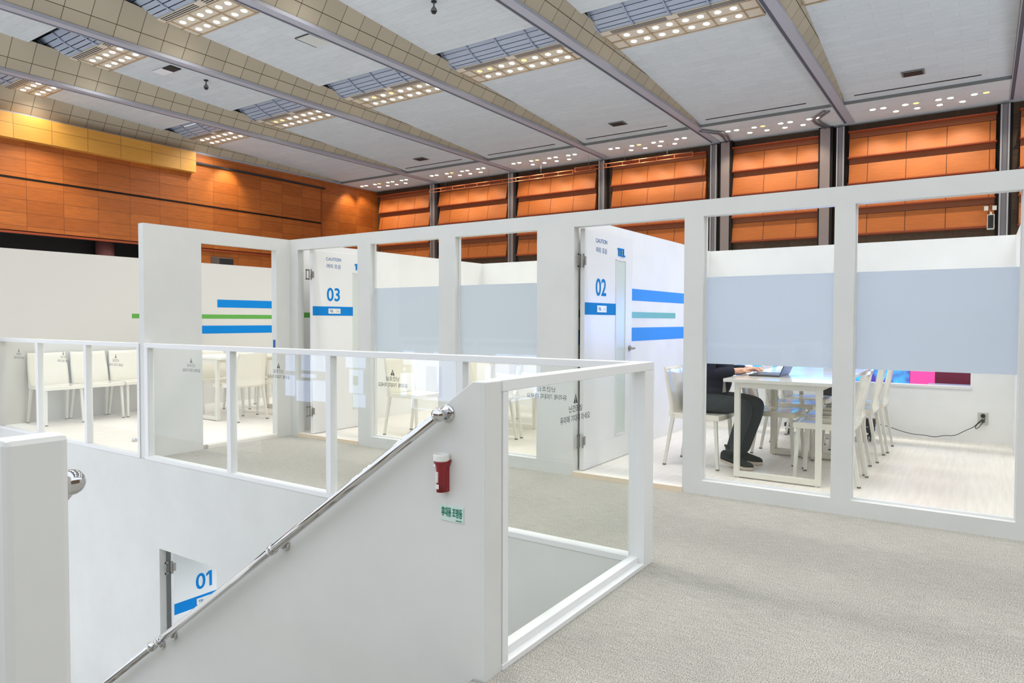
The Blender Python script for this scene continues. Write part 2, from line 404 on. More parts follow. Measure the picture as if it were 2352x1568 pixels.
t = thing('added_lamp', (4.9, 4.6, -.252), 'round white lamp added to brighten the ground floor room of door 01', 'lamp')  # unseen lamp, added to brighten the room and leaf of door 01
MB().tube([(0, 0, 0), (0, 0, -.03)], .16, 24).build('lamp_disc', emis('lamp_disc_white', (225, 238, 255), 12), t)
ld = bpy.data.lights.new('room_lamp', 'SPOT'); ld.energy = 130; ld.color = (.82, .92, 1); ld.spot_size = math.radians(160); ld.spot_blend = .5; ld.shadow_soft_size = .12  # added spot under the disc, lights the ground floor room
lo = bpy.data.objects.new('room_lamp_light', ld); COL.objects.link(lo); lo.location = (4.9, 4.6, -.32)
# booth wall with bright notice sheets on the far side of the stair void (seen mirrored in the panes)
struct('wall_booth', MB().box(-5.1, -5.0, 6.5, 16, GF, .55), M['paint2'])
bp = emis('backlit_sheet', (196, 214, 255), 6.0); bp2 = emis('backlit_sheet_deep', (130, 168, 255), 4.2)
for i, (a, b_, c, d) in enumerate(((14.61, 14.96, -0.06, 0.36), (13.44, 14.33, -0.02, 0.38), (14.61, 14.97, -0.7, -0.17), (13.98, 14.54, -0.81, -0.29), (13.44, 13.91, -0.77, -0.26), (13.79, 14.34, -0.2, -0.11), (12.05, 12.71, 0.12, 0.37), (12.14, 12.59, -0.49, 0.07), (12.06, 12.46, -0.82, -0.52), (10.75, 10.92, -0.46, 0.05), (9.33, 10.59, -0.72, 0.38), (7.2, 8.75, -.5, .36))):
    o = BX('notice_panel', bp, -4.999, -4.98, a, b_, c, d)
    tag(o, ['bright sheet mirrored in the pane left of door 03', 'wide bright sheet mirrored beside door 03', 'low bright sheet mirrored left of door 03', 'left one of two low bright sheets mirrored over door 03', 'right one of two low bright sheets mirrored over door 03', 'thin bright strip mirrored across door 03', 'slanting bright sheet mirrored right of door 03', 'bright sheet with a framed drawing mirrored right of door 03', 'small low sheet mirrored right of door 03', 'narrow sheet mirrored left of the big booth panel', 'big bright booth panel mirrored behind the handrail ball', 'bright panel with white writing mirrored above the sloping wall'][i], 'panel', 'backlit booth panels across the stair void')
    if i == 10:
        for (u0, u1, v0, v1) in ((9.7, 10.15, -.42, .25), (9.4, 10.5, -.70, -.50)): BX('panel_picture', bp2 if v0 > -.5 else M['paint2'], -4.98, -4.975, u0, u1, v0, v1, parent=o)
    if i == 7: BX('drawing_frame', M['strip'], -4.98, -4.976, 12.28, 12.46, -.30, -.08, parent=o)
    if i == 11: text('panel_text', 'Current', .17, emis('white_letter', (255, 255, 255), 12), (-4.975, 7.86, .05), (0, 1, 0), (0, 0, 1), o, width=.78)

# ------------------------------------------------------------------ glazed balustrades
def warn(parent, c, right, N, side):
    """warning printed on the pane: triangle and two lines; c = centre x/y at the pane surface"""
    R = Vector(right); O = Vector(c)
    mb = MB(); Nn = Vector(N)
    a, b_, cc = O+R*-.0175+Vector((0, 0, .890)), O+R*.0175+Vector((0, 0, .890)), O+Vector((0, 0, .928))
    p = [O+R*-.0185+Vector((0, 0, .889)), O+R*.0185+Vector((0, 0, .889)), O+Vector((0, 0, .930))]
    # outline triangle with an exclamation slot
    def tri(pts):
        mb.prism([q for q in pts], None, Nn*.0004)
    L_, R_, T_ = p
    mid = (L_+R_)/2
    sl = .0022
    tri([L_, mid-R*sl, O-R*sl+Vector((0, 0, .924))])
    tri([mid+R*sl, R_, O+R*sl+Vector((0, 0, .924))])
    tri([O-R*sl+Vector((0, 0, .924)), O-R*sl+Vector((0, 0, .917)), O+R*sl+Vector((0, 0, .917)), O+R*sl+Vector((0, 0, .924)), O+Vector((0, 0, .930))])
    tri([O-R*sl+Vector((0, 0, .8965)), O-R*sl+Vector((0, 0, .8995)), O+R*sl+Vector((0, 0, .8995)), O+R*sl+Vector((0, 0, .8965))])
    tri([O-R*sl+Vector((0, 0, .889)), O-R*sl+Vector((0, 0, .8915)), O+R*sl+Vector((0, 0, .8915)), O+R*sl+Vector((0, 0, .889))])
    mb.build('warning_triangle', M['ink'], parent)
    text('warning_text', '난간조심', .029, M['ink'], O+Vector((0, 0, .8525)), R, (0, 0, 1), parent, width=.115, th=.0002, bold=.012)
    text('warning_text', '유리에 기대지 마세요', .030, M['ink'], O+Vector((0, 0, .810)), R, (0, 0, 1), parent, width=.262, th=.0002, bold=.012)
yf = [9.45, 8.36, 7.30, 6.20, 4.95, 3.785, 2.615, 1.40]
bal = thing('glass_balustrade', (3.33, 5.4, 0), 'long white-framed glass balustrade on the far side of the stair void', 'balustrade')
bx = lambda nm, mm, x0, x1, y0, y1, z0, z1, par=bal, be=.002: MB().box(x0-3.33, x1-3.33, y0-5.4, y1-5.4, z0, z1).build(nm, mm, par, bevel=be)
bx('handrail_cap', M['rail'], 3.30, 3.37, 1.472, 6.208, 1.002, 1.04); bx('handrail_cap', M['rail'], 3.30, 3.37, 6.292, 9.5, 1.002, 1.04)
bx('bottom_rail', M['rail'], 3.296, 3.37, 1.472, 6.208, .0, .032); bx('bottom_rail', M['rail'], 3.296, 3.37, 6.292, 9.5, .0, .032)
for y in (8.36, 7.30, 4.95, 3.785, 2.615): bx('post', M['rail'], 3.30, 3.36, y-.025, y+.025, .032, 1.002)
bx('post', M['rail'], 3.30, 3.36, 6.15, 6.206, .032, 1.002); bx('post', M['rail'], 3.30, 3.36, 6.294, 6.33, .032, 1.002)
bx('post', M['rail'], 3.30, 3.37, 1.472, 1.50, .03, 1.002)
for i in range(7):
    a, b_ = yf[i+1]+.025, yf[i]-.025
    if i == 2: a += .11
    if i == 3: b_ -= .03
    if i == 6: a += .03
    g = MB().box(0-.004, .004, a-5.4, b_-5.4, .032, 1.002).build('glass_pane', M['glass'], bal)
    c = (a+b_)/2
    c = {0: 8.889, 1: 7.83, 2: 6.768, 3: 5.52, 4: 4.37, 5: 3.20, 6: 2.02}[i]
    warn(g, (.0045, c-5.4, 0), (0, 1, 0), (1, 0, 0), 1)
nb = thing('glass_balustrade', (2.65, 1.43, 0), 'short white-framed glass balustrade at the head of the stairs, nearest the camera', 'balustrade')
def nx(nm, mm, x0, x1, y0, y1, z0, z1, be=.002): return MB().box(x0-2.65, x1-2.65, y0-1.43, y1-1.43, z0, z1).build(nm, mm, nb, bevel=be)
nx('handrail_cap', M['rail'], 2.008, 3.37, 1.394, 1.47, 1.000, 1.041)
nx('bottom_rail', M['rail'], 2.008, 3.26, 1.394, 1.47, 0, .022); nx('bottom_rail', M['rail'], 2.045, 3.26, 1.425, 1.47, .022, .052)
nx('post', M['rail'], 2.012, 2.045, 1.396, 1.47, .022, 1.0)
nx('corner_post', M['rail'], 3.258, 3.37, 1.3945, 1.47, 0, 1.0)
g = MB().box(2.045-2.65, 3.258-2.65, .012, .020, .052, 1.0).build('glass_pane', M['glass'], nb)
warn(g, (2.622-2.65, .0115, .008), (1, 0, 0), (0, -1, 0), 1)

# ------------------------------------------------------------------ stair walls, stairs, handrails
def stairwall(x0, x1, label):
    y0, y1 = 1.40, 5.6; zt = 1.04
    def top(y): return zt if y < 1.455 else zt-.70*(y-1.455)
    pts = [(x0, y0, GF), (x0, y1, GF), (x0, y1, top(y1)), (x0, 1.455, zt), (x0, y0, zt)]
    return MB().prism(pts, None, (x1-x0, 0, 0))
struct('wall_stair_right', stairwall(1.91, 2.01, ''), M['paint'], bevel=.004)
struct('wall_stair_left', stairwall(.50, .605, ''), M['paint'], bevel=.012)
st = MB(); pts = [(.605, 1.40, -.25), (.605, 1.40, 0)]
nr = 15; rise = -GF/nr
for i in range(nr):
    y = 1.40+.25*i; pts += [(.605, y+(.0 if i else 0.0), -rise*i)] if i else []
    pts += [(.605, y+(.25 if i == 0 else .25)-.25+.0001, -rise*(i+1))] if False else []
pts = [(.608, 1.402, 0)]
for i in range(nr): pts += [(.608, 1.45+.25*i, -rise*i), (.608, 1.45+.25*i, -rise*(i+1))]
pts += [(.608, 1.45+.25*(nr-1)+.02, GF), (.608, 1.45+.25*(nr-1)+.02, GF-.01), (.608, 1.402, GF-.01)]
o = MB().prism(pts, None, (1.299, 0, 0)).build('staircase', M['carpet'])
tag(o, 'staircase going down between the white stair walls', 'stairs')
def rail_thing(xr, xw, ya, za, yb, zb, label, ball_top=True, ball_bot=False, flanges=(), collars=()):
    t = thing('stair_handrail', (xr, ya, za), label, 'handrail', group='chrome stair handrails')
    L = Vector((0, yb-ya, zb-za)); d = L.normalized()
    MB().tube([(0, 0, 0), L], .0175, 24).build('rail_tube', M['chrome'], t)
    if ball_top: MB().ball((0, 0, 0), .0255, 28, 18).build('ball_end', M['chrome'], t)
    if ball_bot: MB().ball(L, .0255, 28, 18).build('ball_end', M['chrome'], t)
    for f in collars:
        c = d*f; MB().tube([c-d*.018, c-d*.014, c+d*.014, c+d*.018], .02, 24, radii=[.0178, .0225, .0225, .0178]).build('collar', M['chrome'], t)
    sg = 1 if xw > xr else -1
    for f in flanges:
        c = d*f; wx = xw-xr
        q = MB(); q.tube([(wx, c.y, c.z), (wx-sg*.006, c.y, c.z), (wx-sg*.010, c.y, c.z)], .03, 28, radii=[.031, .030, .022])
        q.tube([(wx-sg*.010, c.y, c.z), (wx-sg*.022, c.y, c.z), (0, c.y, c.z)], .011, 18, radii=[.016, .011, .011])
        for a in range(4):
            an = a*math.pi/2+.6; q.ball((wx-sg*.008, c.y+.022*math.cos(an), c.z+.022*math.sin(an)), .0035, 8, 6)
        q.build('wall_flange', M['chrome'], t)
    return t
sl = -.70; d1 = math.hypot(1, .70)
rail_thing(1.857, 1.91, 1.565, .921, 3.395, -.365, 'chrome handrail on the right stair wall, its ball end under the sloping wall top', flanges=(0.0, 1.10, 2.17), collars=(1.125, 2.215), ball_top=True)
rail_thing(1.857, 1.91, 3.45, -.402, 5.3, -1.70, 'lower chrome handrail continuing down the stair wall past door 01', flanges=(0.0, 1.8), collars=())
rail_thing(.652, .605, 1.505, .925, 5.2, -1.66, 'chrome handrail whose ball end peeks past the white wall at the left edge', flanges=(0.0, 1.1, 2.2))
# ------------------------------------------------------------------ flashlight and its sign on the stair wall
fl_ = thing('flashlight', (1.885, 1.575, .645), 'red emergency flashlight with white head hung on the stair wall', 'flashlight')
MB().tube([(0, 0, 0), (0, 0, .07), (0, 0, .088), (0, 0, .105), (0, 0, .110)], .018, 24, radii=[.0175, .0175, .020, .0265, .0265]).build('body', M['red'], fl_)
lathe([(.0265, .110), (.0292, .113), (.0285, .130), (.027, .134), (.0245, .134), (.022, .124)]).build('head_ring', M['whitepl'], fl_)
lathe([(.0218, .1235), (.0218, .1255)]).build('lens', mat('pale_lens', (205, 208, 210), .15), fl_)
MB().box(.004, .0245, -.018, .018, -.002, .085).prism([(.004, -.018, .085), (.0245, -.018, .085), (.0245, -.030, .112), (.010, -.030, .112)], None, (0, .036, 0)).build('wall_holder', M['red'], fl_, bevel=.002)
MB().tube([(-.017, .010, .094), (-.024, .012, .096)], .0045, 12).build('switch', M['whitepl'], fl_)
lb = MB().box(-.0182, -.0172, -.001, .012, .035, .072).build('sticker', M['whitepl'], fl_)
text('sticker_text', '비상조명', .006, M['red'], (-.0183, .0035, .0535), (0, 0, -1), (0, -1, 0), lb, width=.032)
MB().box(-.0182, -.0172, -.003, .012, .012, .028).build('bar_label', M['whitepl'], fl_)
sg_ = thing('wall_sign', (1.9085, 1.545, .565), 'small pale sign with green Korean letters under the red flashlight', 'sign')
MB().box(-.0015, .0015, -.052, .052, -.0285, .0285).build('plate', mat('pale_green_plate', (205, 226, 216), .3), sg_, bevel=.001)
G = mat('sign_green', (0, 120, 96), .5)
text('sign_text', '휴대용 조명등', .034, G, (-.002, 0, -.012), (0, -1, 0), (0, 0, 1), sg_, width=.094, bold=.03)
text('sign_small_text', '● nnnnnn', .004, G, (-.002, -.030, -.023), (0, -1, 0), (0, 0, 1), sg_, width=.03)
bpy.data.objects.remove(bpy.data.objects['sign_small_text'])
MB().box(-.0020, -.0014, -.045, -.018, -.0235, -.0200).build('sign_fine_print', G, sg_)

# ------------------------------------------------------------------ chairs
def shell_back():
    b = MB(); nu, nv = 12, 12; prof = []
    for j in range(nv+1):
        t = j/nv; z = .415+.405*t
        y = -.175-.055*math.sin(t*math.pi*.52)**1.6+.012*math.sin(t*math.pi)
        if t > .9: y -= (t-.9)*.10
        prof.append((y, z, t))
    def P_(i, j, th):
        y, z, t = prof[j]; u = i/nu*2-1; wdt = .213-.012*t+.006*math.sin(t*3.1)
        yy = y-.020*(1-u*u)*(.35+.65*min(1, t*2)) + (-.008*max(0, abs(u)-.9)*10 if t > .1 else 0)
        return Vector((u*wdt, yy-th, z+(.006*abs(u)**3 if j == nv else 0)))
    fr_ = [[b.bm.verts.new(P_(i, j, 0)) for i in range(nu+1)] for j in range(nv+1)]
    bk = [[b.bm.verts.new(P_(i, j, .016+(.016 if j < 2 else 0))) for i in range(nu+1)] for j in range(nv+1)]
    for j in range(nv):
        for i in range(nu):
            b.face([fr_[j][i], fr_[j][i+1], fr_[j+1][i+1], fr_[j+1][i]]).smooth = True
            b.face([bk[j][i], bk[j+1][i], bk[j+1][i+1], bk[j][i+1]]).smooth = True
        for i, s in ((0, 1), (nu, -1)):
            b.face([fr_[j][i], fr_[j+1][i], bk[j+1][i], bk[j][i]])
    for i in range(nu):
        b.face([fr_[nv][i], fr_[nv][i+1], bk[nv][i+1], bk[nv][i]]); b.face([fr_[0][i], bk[0][i], bk[0][i+1], fr_[0][i+1]])
    return b
def make_chair(label, group):
    t = thing('chair', (0, 0, 0), label, 'chair', group=group)
    s = MB(); nu, nv = 12, 10; rows = []
    for j in range(nv+1):
        v = j/nv; y = -.185+.40*v; row = []
        for i in range(nu+1):
            u = i/nu*2-1; wd = .205+.008*v
            yy = y+(.018*(1-u*u) if j == nv else .018*(1-u*u)*v)
            z = .448-.012*(1-u*u)*math.sin(math.pi*min(1, v*.9+.1))-.006*max(0, v-.85)*6
            row.append(Vector((u*wd, yy, z)))
        rows.append(row)
    top = [[s.bm.verts.new(p) for p in r] for r in rows]
    for j in range(nv):
        for i in range(nu): s.face([top[j][i], top[j][i+1], top[j+1][i+1], top[j+1][i]]).smooth = True
    ring = [top[0][i] for i in range(nu+1)]+[top[j][nu] for j in range(1, nv+1)]+[top[nv][i] for i in range(nu-1, -1, -1)]+[top[j][0] for j in range(nv-1, 0, -1)]
    low = [s.bm.verts.new((v.co.x*1.01, v.co.y, .405)) for v in ring]; kk = len(ring)
    for i in range(kk): s.face([ring[i], ring[(i+1) % kk], low[(i+1) % kk], low[i]])
    s.face(low)
    s.build('seat', M['plastic'], t)
    shell_back().build('backrest', M['plastic'], t)
    for (x0, y0, x1, y1) in ((-.188, .180, -.198, .205), (.188, .180, .198, .205), (-.195, -.175, -.208, -.245), (.195, -.175, .208, -.245)):
        l_ = MB(); a, b_ = Vector((x0, y0, .43)), Vector((x1, y1, .006)); h = .0125
        va = [l_.bm.verts.new(a+Vector((dx*h*1.15, dy*h*1.15, 0))) for dx, dy in ((-1, -1), (1, -1), (1, 1), (-1, 1))]
        vb = [l_.bm.verts.new(b_+Vector((dx*h*.9, dy*h*.9, 0))) for dx, dy in ((-1, -1), (1, -1), (1, 1), (-1, 1))]
        l_.face(va[::-1]); l_.face(vb)
        for i in range(4): l_.face([va[i], va[(i+1) % 4], vb[(i+1) % 4], vb[i]])
        leg = l_.build('leg', M['leg'], t, bevel=.002)
        MB().box(x1-.012, x1+.012, y1-.012, y1+.012, 0, .0125).build('foot_cap', M['cap'], leg)
    return t
proto = None
def chair(x, y, rz, label, group):
    global proto
    if proto is None: proto = make_chair(label, group); o = proto
    else: o = copy_tree(proto)
    o.location = (x, y, FL); o.rotation_euler = (0, 0, rz); tag(o, label, 'chair', group); return o
PI = math.pi
# room 02: right row faces +y, left row faces -y
gr = 'cream chairs around the tables of room 02'
chair(5.725*K, .955*K, 0, 'nearest cream chair with its back to the right window pillar, front of the right row', gr)
chair(6.20*K, .985*K, 0.02, 'cream chair second from the front in the right row behind the window pillar', gr)
chair(6.81*K, .955*K, -.01, 'cream chair third from the front in the right row, before the slot window', gr)
chair(7.36*K, .935*K, 0, 'rearmost cream chair of the right row, nearest the back wall', gr)
chair(5.715*K, 1.94*K, PI, 'cream chair beside door 02 on which the person sits', gr)
chair(6.32, 1.495, PI, 'cream chair just beyond the knees of the seated person, pushed under the table', gr)
chair(7.02, 1.49, PI+.02, 'cream chair of the left row pushed under the second table, beyond its leg frame', gr)
chair(7.58, 1.475, PI, 'rearmost cream chair of the left row under the far end of the tables', gr)
# room 03
gr = 'cream chairs of the room behind door 03'
chair(5.68, 4.17, 0, 'cream chair behind the short glass balustrade, left of the pair', gr)
chair(6.19, 4.18, 0.03, 'cream chair behind the short glass balustrade, right of the pair', gr)
chair(5.55, 5.00, PI, 'cream chair seen through the balustrade pane under the handrail ball', gr)
chair(6.95, 4.95, PI, 'cream chair on the far side of the table in the room behind door 03', gr)
# waiting area at the left
gr = 'cream chairs lined up against the left room wall'
for xx, la in ((3.76, 'leftmost cream chair of the row against the white wall'), (4.222, 'middle cream chair of the row against the white wall'), (4.675, 'right cream chair of the wall row, partly behind the white end wall')):
    chair(xx, 9.01, PI, la, gr)
gr = 'cream chairs round the table of the left room'
chair(5.17, 7.52, .04, 'cream chair with its back turned, seen through the doorway and balustrade', gr)
chair(5.75, 7.50, 0, 'cream chair beside the doorway jamb, right of the one with its back turned', gr)
chair(4.87, 8.33, PI, 'cream chair behind the table, left edge of the doorway', gr)
chair(5.44, 8.33, PI, 'cream chair on the far side of the left room table, centre', gr)
chair(6.02, 8.45, PI, 'cream chair on the far side of the left room table, right end', gr)

# ------------------------------------------------------------------ tables
def make_table(loc, lx, ly, label, rz=0):
    t = thing('table', loc, label, 'table', rz, 'white meeting tables')
    MB().box(-lx/2, lx/2, -ly/2, ly/2, .742, .768).build('tabletop', M['table'], t, bevel=.002)
    MB().box(-lx/2+.05, lx/2-.05, -ly/2+.1, -ly/2+.14, .702, .742).box(-lx/2+.05, lx/2-.05, ly/2-.14, ly/2-.1, .702, .742).build('under_rail', M['tframe'], t)
    for s in (-1, 1):
        xc = s*(lx/2-.03); y0, y1 = -ly/2+.085, ly/2-.085; q = MB()
        q.box(xc-.02, xc+.02, y0, y0+.04, .012, .742).box(xc-.02, xc+.02, y1-.04, y1, .012, .742)
        q.box(xc-.02, xc+.02, y0+.04, y1-.04, .012, .052).box(xc-.02, xc+.02, y0+.04, y1-.04, .702, .742)
        lg = q.build('leg_frame', M['tframe'], t, bevel=.0015)
        for yy in (y0+.03, y1-.03): MB().tube([(xc, yy, 0), (xc, yy, .012)], .014, 12).build('foot', M['whitepl'], lg)
    return t
yc = 1.27
make_table((6.015, yc, FL), 1.19, .80, 'white table with the open laptop, nearest the window of room 02')
make_table((7.215, yc, FL), 1.19, .80, 'second white table standing end to end behind the laptop table')
make_table((7.15, 4.42, FL), 1.24, .80, 'white table in the room behind door 03')
make_table((5.51, 7.92, FL), 1.24, .86, 'white table seen through the doorway left of door 03')

# ------------------------------------------------------------------ laptop
ex, ey, ez = 5.96, 1.455, FL+.768
lp = thing('laptop', (ex, ey, ez), 'dark open laptop on the white table in front of the person', 'laptop')
MB().box(-.17, .17, -.12, .12, 0, .014).build('base', mat('dark_grey_laptop', (70, 72, 74), .4, .3), lp, bevel=.003)
kb = MB()
for i in range(14):
    for j in range(5): kb.box(-.153+i*.0222, -.153+i*.0222+.018, -.095+j*.024, -.095+j*.024+.019, .014, .0165)
kb.build('keyboard', mat('grey_keys', (120, 128, 140), .5), lp)
MB().box(-.05, .05, .045, .105, .014, .0148).build('touchpad', mat('touchpad_grey', (150, 146, 138), .3), lp)
scn = MB(); scn.box(-.17, .17, -.004, .004, 0, .225)
so = scn.build('screen', mat('laptop_lid', (60, 62, 66), .4, .3), lp, loc=(0, -.122, .012), bevel=.003); so.rotation_euler = (math.radians(22), 0, 0)
MB().box(-.158, .158, .004, .0048, .012, .213).build('display', emis('laptop_display', (190, 205, 225), .5), so)

# ------------------------------------------------------------------ rolling stand, cable, outlet
sx, sy = 8.06, 1.36
sd = thing('rolling_stand', (sx, sy, FL), 'black screen stand on casters behind the tables, plug cable running from it', 'stand')
q = MB(); q.box(-.22, .02, -.46, -.40, .085, .125).box(-.22, .02, .33, .39, .085, .125).box(-.06, .0, -.46, .39, .075, .115); q.build('base', M['black'], sd, bevel=.004)
MB().box(-.05, -.01, -.055, .035, .115, 1.25).build('post', M['black'], sd, bevel=.004)
MB().box(-.07, -.05, -.075, .055, .52, .60).build('shelf_bracket', M['black'], sd)
dp = MB().box(-.10, -.055, -.48, .46, .96, 1.50).build('display', M['black'], sd, bevel=.004)
MB().box(-.103, -.1002, -.46, .44, .98, 1.48).build('lit_screen', emis('lit_screen_blue', (120, 165, 255), 9.0), dp)
MB().box(-.12, -.02, -.47, -.37, .135, .215).build('adapter', M['black'], sd, bevel=.004)
for cx_, cy_ in ((-.20, -.43), (-.20, .36), (.0, -.43), (.0, .36)):
    q = MB(); q.tube([(cx_, cy_-.018, .026), (cx_, cy_-.006, .026)], .026, 18).tube([(cx_, cy_+.006, .026), (cx_, cy_+.018, .026)], .026, 18).tube([(cx_, cy_, .05), (cx_, cy_, .09)], .008, 10).box(cx_-.015, cx_+.02, cy_-.022, cy_+.022, .05, .062)
    q.build('caster', M['black'], sd)
cu = bpy.data.curves.new('power_cable', 'CURVE'); cu.dimensions = '3D'; cu.bevel_depth = .0035; cu.bevel_resolution = 2
pts = [(7.93, .95, .215), (8.15, .92, .19), (8.33, .82, .14), (8.34, .66, .09), (8.33, .56, .075), (8.33, .48, .078), (8.34, .38, .062), (8.34, .30, .09), (8.34, .21, .09), (8.355, .11, .16), (8.36, .05, .19), (8.365, .0, .26), (8.36, -.03, .285), (8.355, -.02, .23), (8.355, .03, .17), (8.36, .04, .20), (8.36, .0, .25), (8.36, -.045, .27), (8.36, -.03, .30), (8.365, -.02, .33)]
spn = cu.splines.new('NURBS'); spn.points.add(len(pts)-1)
for i, p in enumerate(pts): spn.points[i].co = (*p, 1)
spn.use_endpoint_u = True; spn.order_u = 3; cu.materials.append(M['black'])
tmpo = bpy.data.objects.new('tmp', cu); COL.objects.link(tmpo); dg = bpy.context.evaluated_depsgraph_get()
me = bpy.data.meshes.new_from_object(tmpo.evaluated_get(dg)); bpy.data.objects.remove(tmpo)
o = bpy.data.objects.new('power_cable', me); COL.objects.link(o); tag(o, 'black cable looping from the stand to the wall socket', 'cable')
so_ = thing('wall_socket', (XB-.004, -.025, .28), 'beige wall socket with a black plug at the right of the back wall', 'socket')
MB().box(-.004, .004, -.045, .045, -.06, .06).build('cover_plate', mat('socket_beige', (205, 204, 194), .5), so_, bevel=.002)
MB().tube([(-.004, 0, .03), (-.03, 0, .03)], .020, 18).build('plug', M['black'], so_)
MB().tube([(-.004, 0, -.025), (-.006, 0, -.025)], .018, 18).build('socket_hole', M['cap'], so_)
o = MB().tube([(0, 0, 0), (0, 0, .018), (0, 0, .030), (0, 0, .036)], .02, 20, radii=[.026, .026, .018, .004]).build('door_stop', M['chrome'], None, loc=(3.62, 7.0, FL)); tag(o, 'small chrome dome door stop on the pale floor', 'door stop')
# exhibits glimpsed through the slot window
XS = 11.5
o = BX('display_screen', M['scr_blue'], XS, XS+.1, .856, 4.0, -.4, 2.0); tag(o, 'blue and purple glowing display seen through the slot window', 'screen')
o = BX('display_screen', M['scr_pink'], XS, XS+.1, .541, .845, -.4, 2.0); tag(o, 'pink glowing panel seen through the slot window', 'screen')
o = BX('display_screen', M['scr_wine'], XS, XS+.1, -.4, .540, -.4, 2.0); tag(o, 'dark wine red panel at the right end of the slot window', 'panel')
o = BX('exhibit_ledge', M['strip'], XS-.5, XS-.2, -.4, .60, -.6, .395); tag(o, 'pale blue ledge low in the slot window before the wine red panel', 'ledge')

# ------------------------------------------------------------------ person at the laptop
def skin(name, nodes, edges, mm, parent=None, sub=2, root=0):
    me = bpy.data.meshes.new(name); me.from_pydata([n[0] for n in nodes], edges, []); me.update()
    o = bpy.data.objects.new(name, me); COL.objects.link(o)
    s = o.modifiers.new('s', 'SKIN'); s.use_smooth_shade = True
    for i, n in enumerate(nodes):
        r = n[1]; sv = me.skin_vertices[0].data[i]; sv.radius = (r, r) if isinstance(r, (int, float)) else r
        sv.use_root = (i == root)
    u = o.modifiers.new('u', 'SUBSURF'); u.levels = sub; u.render_levels = sub
    dg = bpy.context.evaluated_depsgraph_get(); m2 = bpy.data.meshes.new_from_object(o.evaluated_get(dg)); bpy.data.objects.remove(o)
    m2.materials.clear(); m2.materials.append(mm)
    for p in m2.polygons: p.use_smooth = True
    o = bpy.data.objects.new(name, m2); COL.objects.link(o)
    if parent: o.parent = parent
    return o
Z0 = FL
DX, DY = .05, .01
def sh_(*t): return tuple((p[0]+DX, p[1]+DY, p[2]) for p in t)
hipL, hipR = (5.97, 1.97, .565), (5.77, 1.97, .565)
kneeR, ankR = (5.725, 1.565, .555), (5.725, 1.70, .155)
kneeL, ankL = (5.99, 1.535, .560), (5.99, 1.68, .140)
pel, belly, chest, neckb, neck, head = (5.87, 1.98, .59), (5.87, 1.93, .74), (5.87, 1.88, .93), (5.87, 1.86, 1.06), (5.87, 1.84, 1.12), (5.87, 1.80, 1.22)
shR, shL = (5.68, 1.86, 1.03), (6.06, 1.86, 1.03)
elR, wrR = (5.655, 1.86, .815), (5.80, 1.665, .838)
elL, wrL = (6.12, 1.86, .815), (6.05, 1.64, .838)
(hipL, hipR, kneeR, ankR, kneeL, ankL, pel, belly, chest, neckb, neck, head, shR, shL, elR, wrR, elL, wrL) = sh_(hipL, hipR, kneeR, ankR, kneeL, ankL, pel, belly, chest, neckb, neck, head, shR, shL, elR, wrR, elL, wrL)
N = []; E_ = []
def nd(co, r, par=None):
    N.append((co, r)); i = len(N)-1
    if par is not None: E_.append((par, i))
    return i
p_ = nd(pel, (.14, .10)); b1 = nd(belly, (.13, .10), p_); c_ = nd(chest, (.15, .105), b1); nb_ = nd(neckb, (.08, .07), c_); nk = nd(neck, .052, nb_)
hd = nd(head, (.073, .085), nk); ht = nd((5.92, 1.81, 1.29), (.065, .08), hd)
for hp, kn, an, toe, x in ((hipR, kneeR, ankR, (5.715, 1.66, .11), 0), (hipL, kneeL, ankL, (5.985, 1.62, .085), 1)):
    h = nd(hp, .085, p_); m_ = nd(tuple((Vector(hp)+Vector(kn))/2), .072, h); k_ = nd(kn, .056, m_); a_ = nd(tuple(Vector(kn)*.45+Vector(an)*.55), .045, k_); an_ = nd(an, .034, a_); nd((an[0], an[1]-.015, an[2]-.05), .020, an_)
for sh, el, wr, sg in ((shR, elR, wrR, 1), (shL, elL, wrL, -1)):
    s_ = nd(sh, .055, c_); e_ = nd(el, .040, s_); w_ = nd(wr, .026, e_)
    dirh = (Vector((5.93 if sg == 1 else 6.02, 1.57, .842))-Vector(wr)).normalized(); side = Vector((0, 0, 1)).cross(dirh).normalized()*sg
    palm = nd(tuple(Vector(wr)+dirh*.045), (.030, .018), w_)
    for f, (off, ln) in enumerate(((-.026, .078), (-.009, .088), (.009, .082), (.025, .066))):
        k0 = Vector(wr)+dirh*.085+side*off+Vector((0, 0, .012)); k_ = nd(tuple(k0), .0095, palm)
        k1 = nd(tuple(k0+dirh*ln*.5+Vector((0, 0, .004))), .0085, k_); k2_ = nd(tuple(k0+dirh*ln*.85+Vector((0, 0, -.012))), .008, k1)
        nd(tuple(k0+dirh*ln*1.0+Vector((0, 0, -.024))), .007, k2_)
    t0 = nd(tuple(Vector(wr)+dirh*.035+side*-.036+Vector((0, 0, -.003))), .011, palm); nd(tuple(Vector(wr)+dirh*.085+side*-.050+Vector((0, 0, -.010))), .009, t0)
person = skin('person', N, E_, M['skin'])
tag(person, 'person in dark navy jacket and charcoal trousers typing at the laptop', 'person')
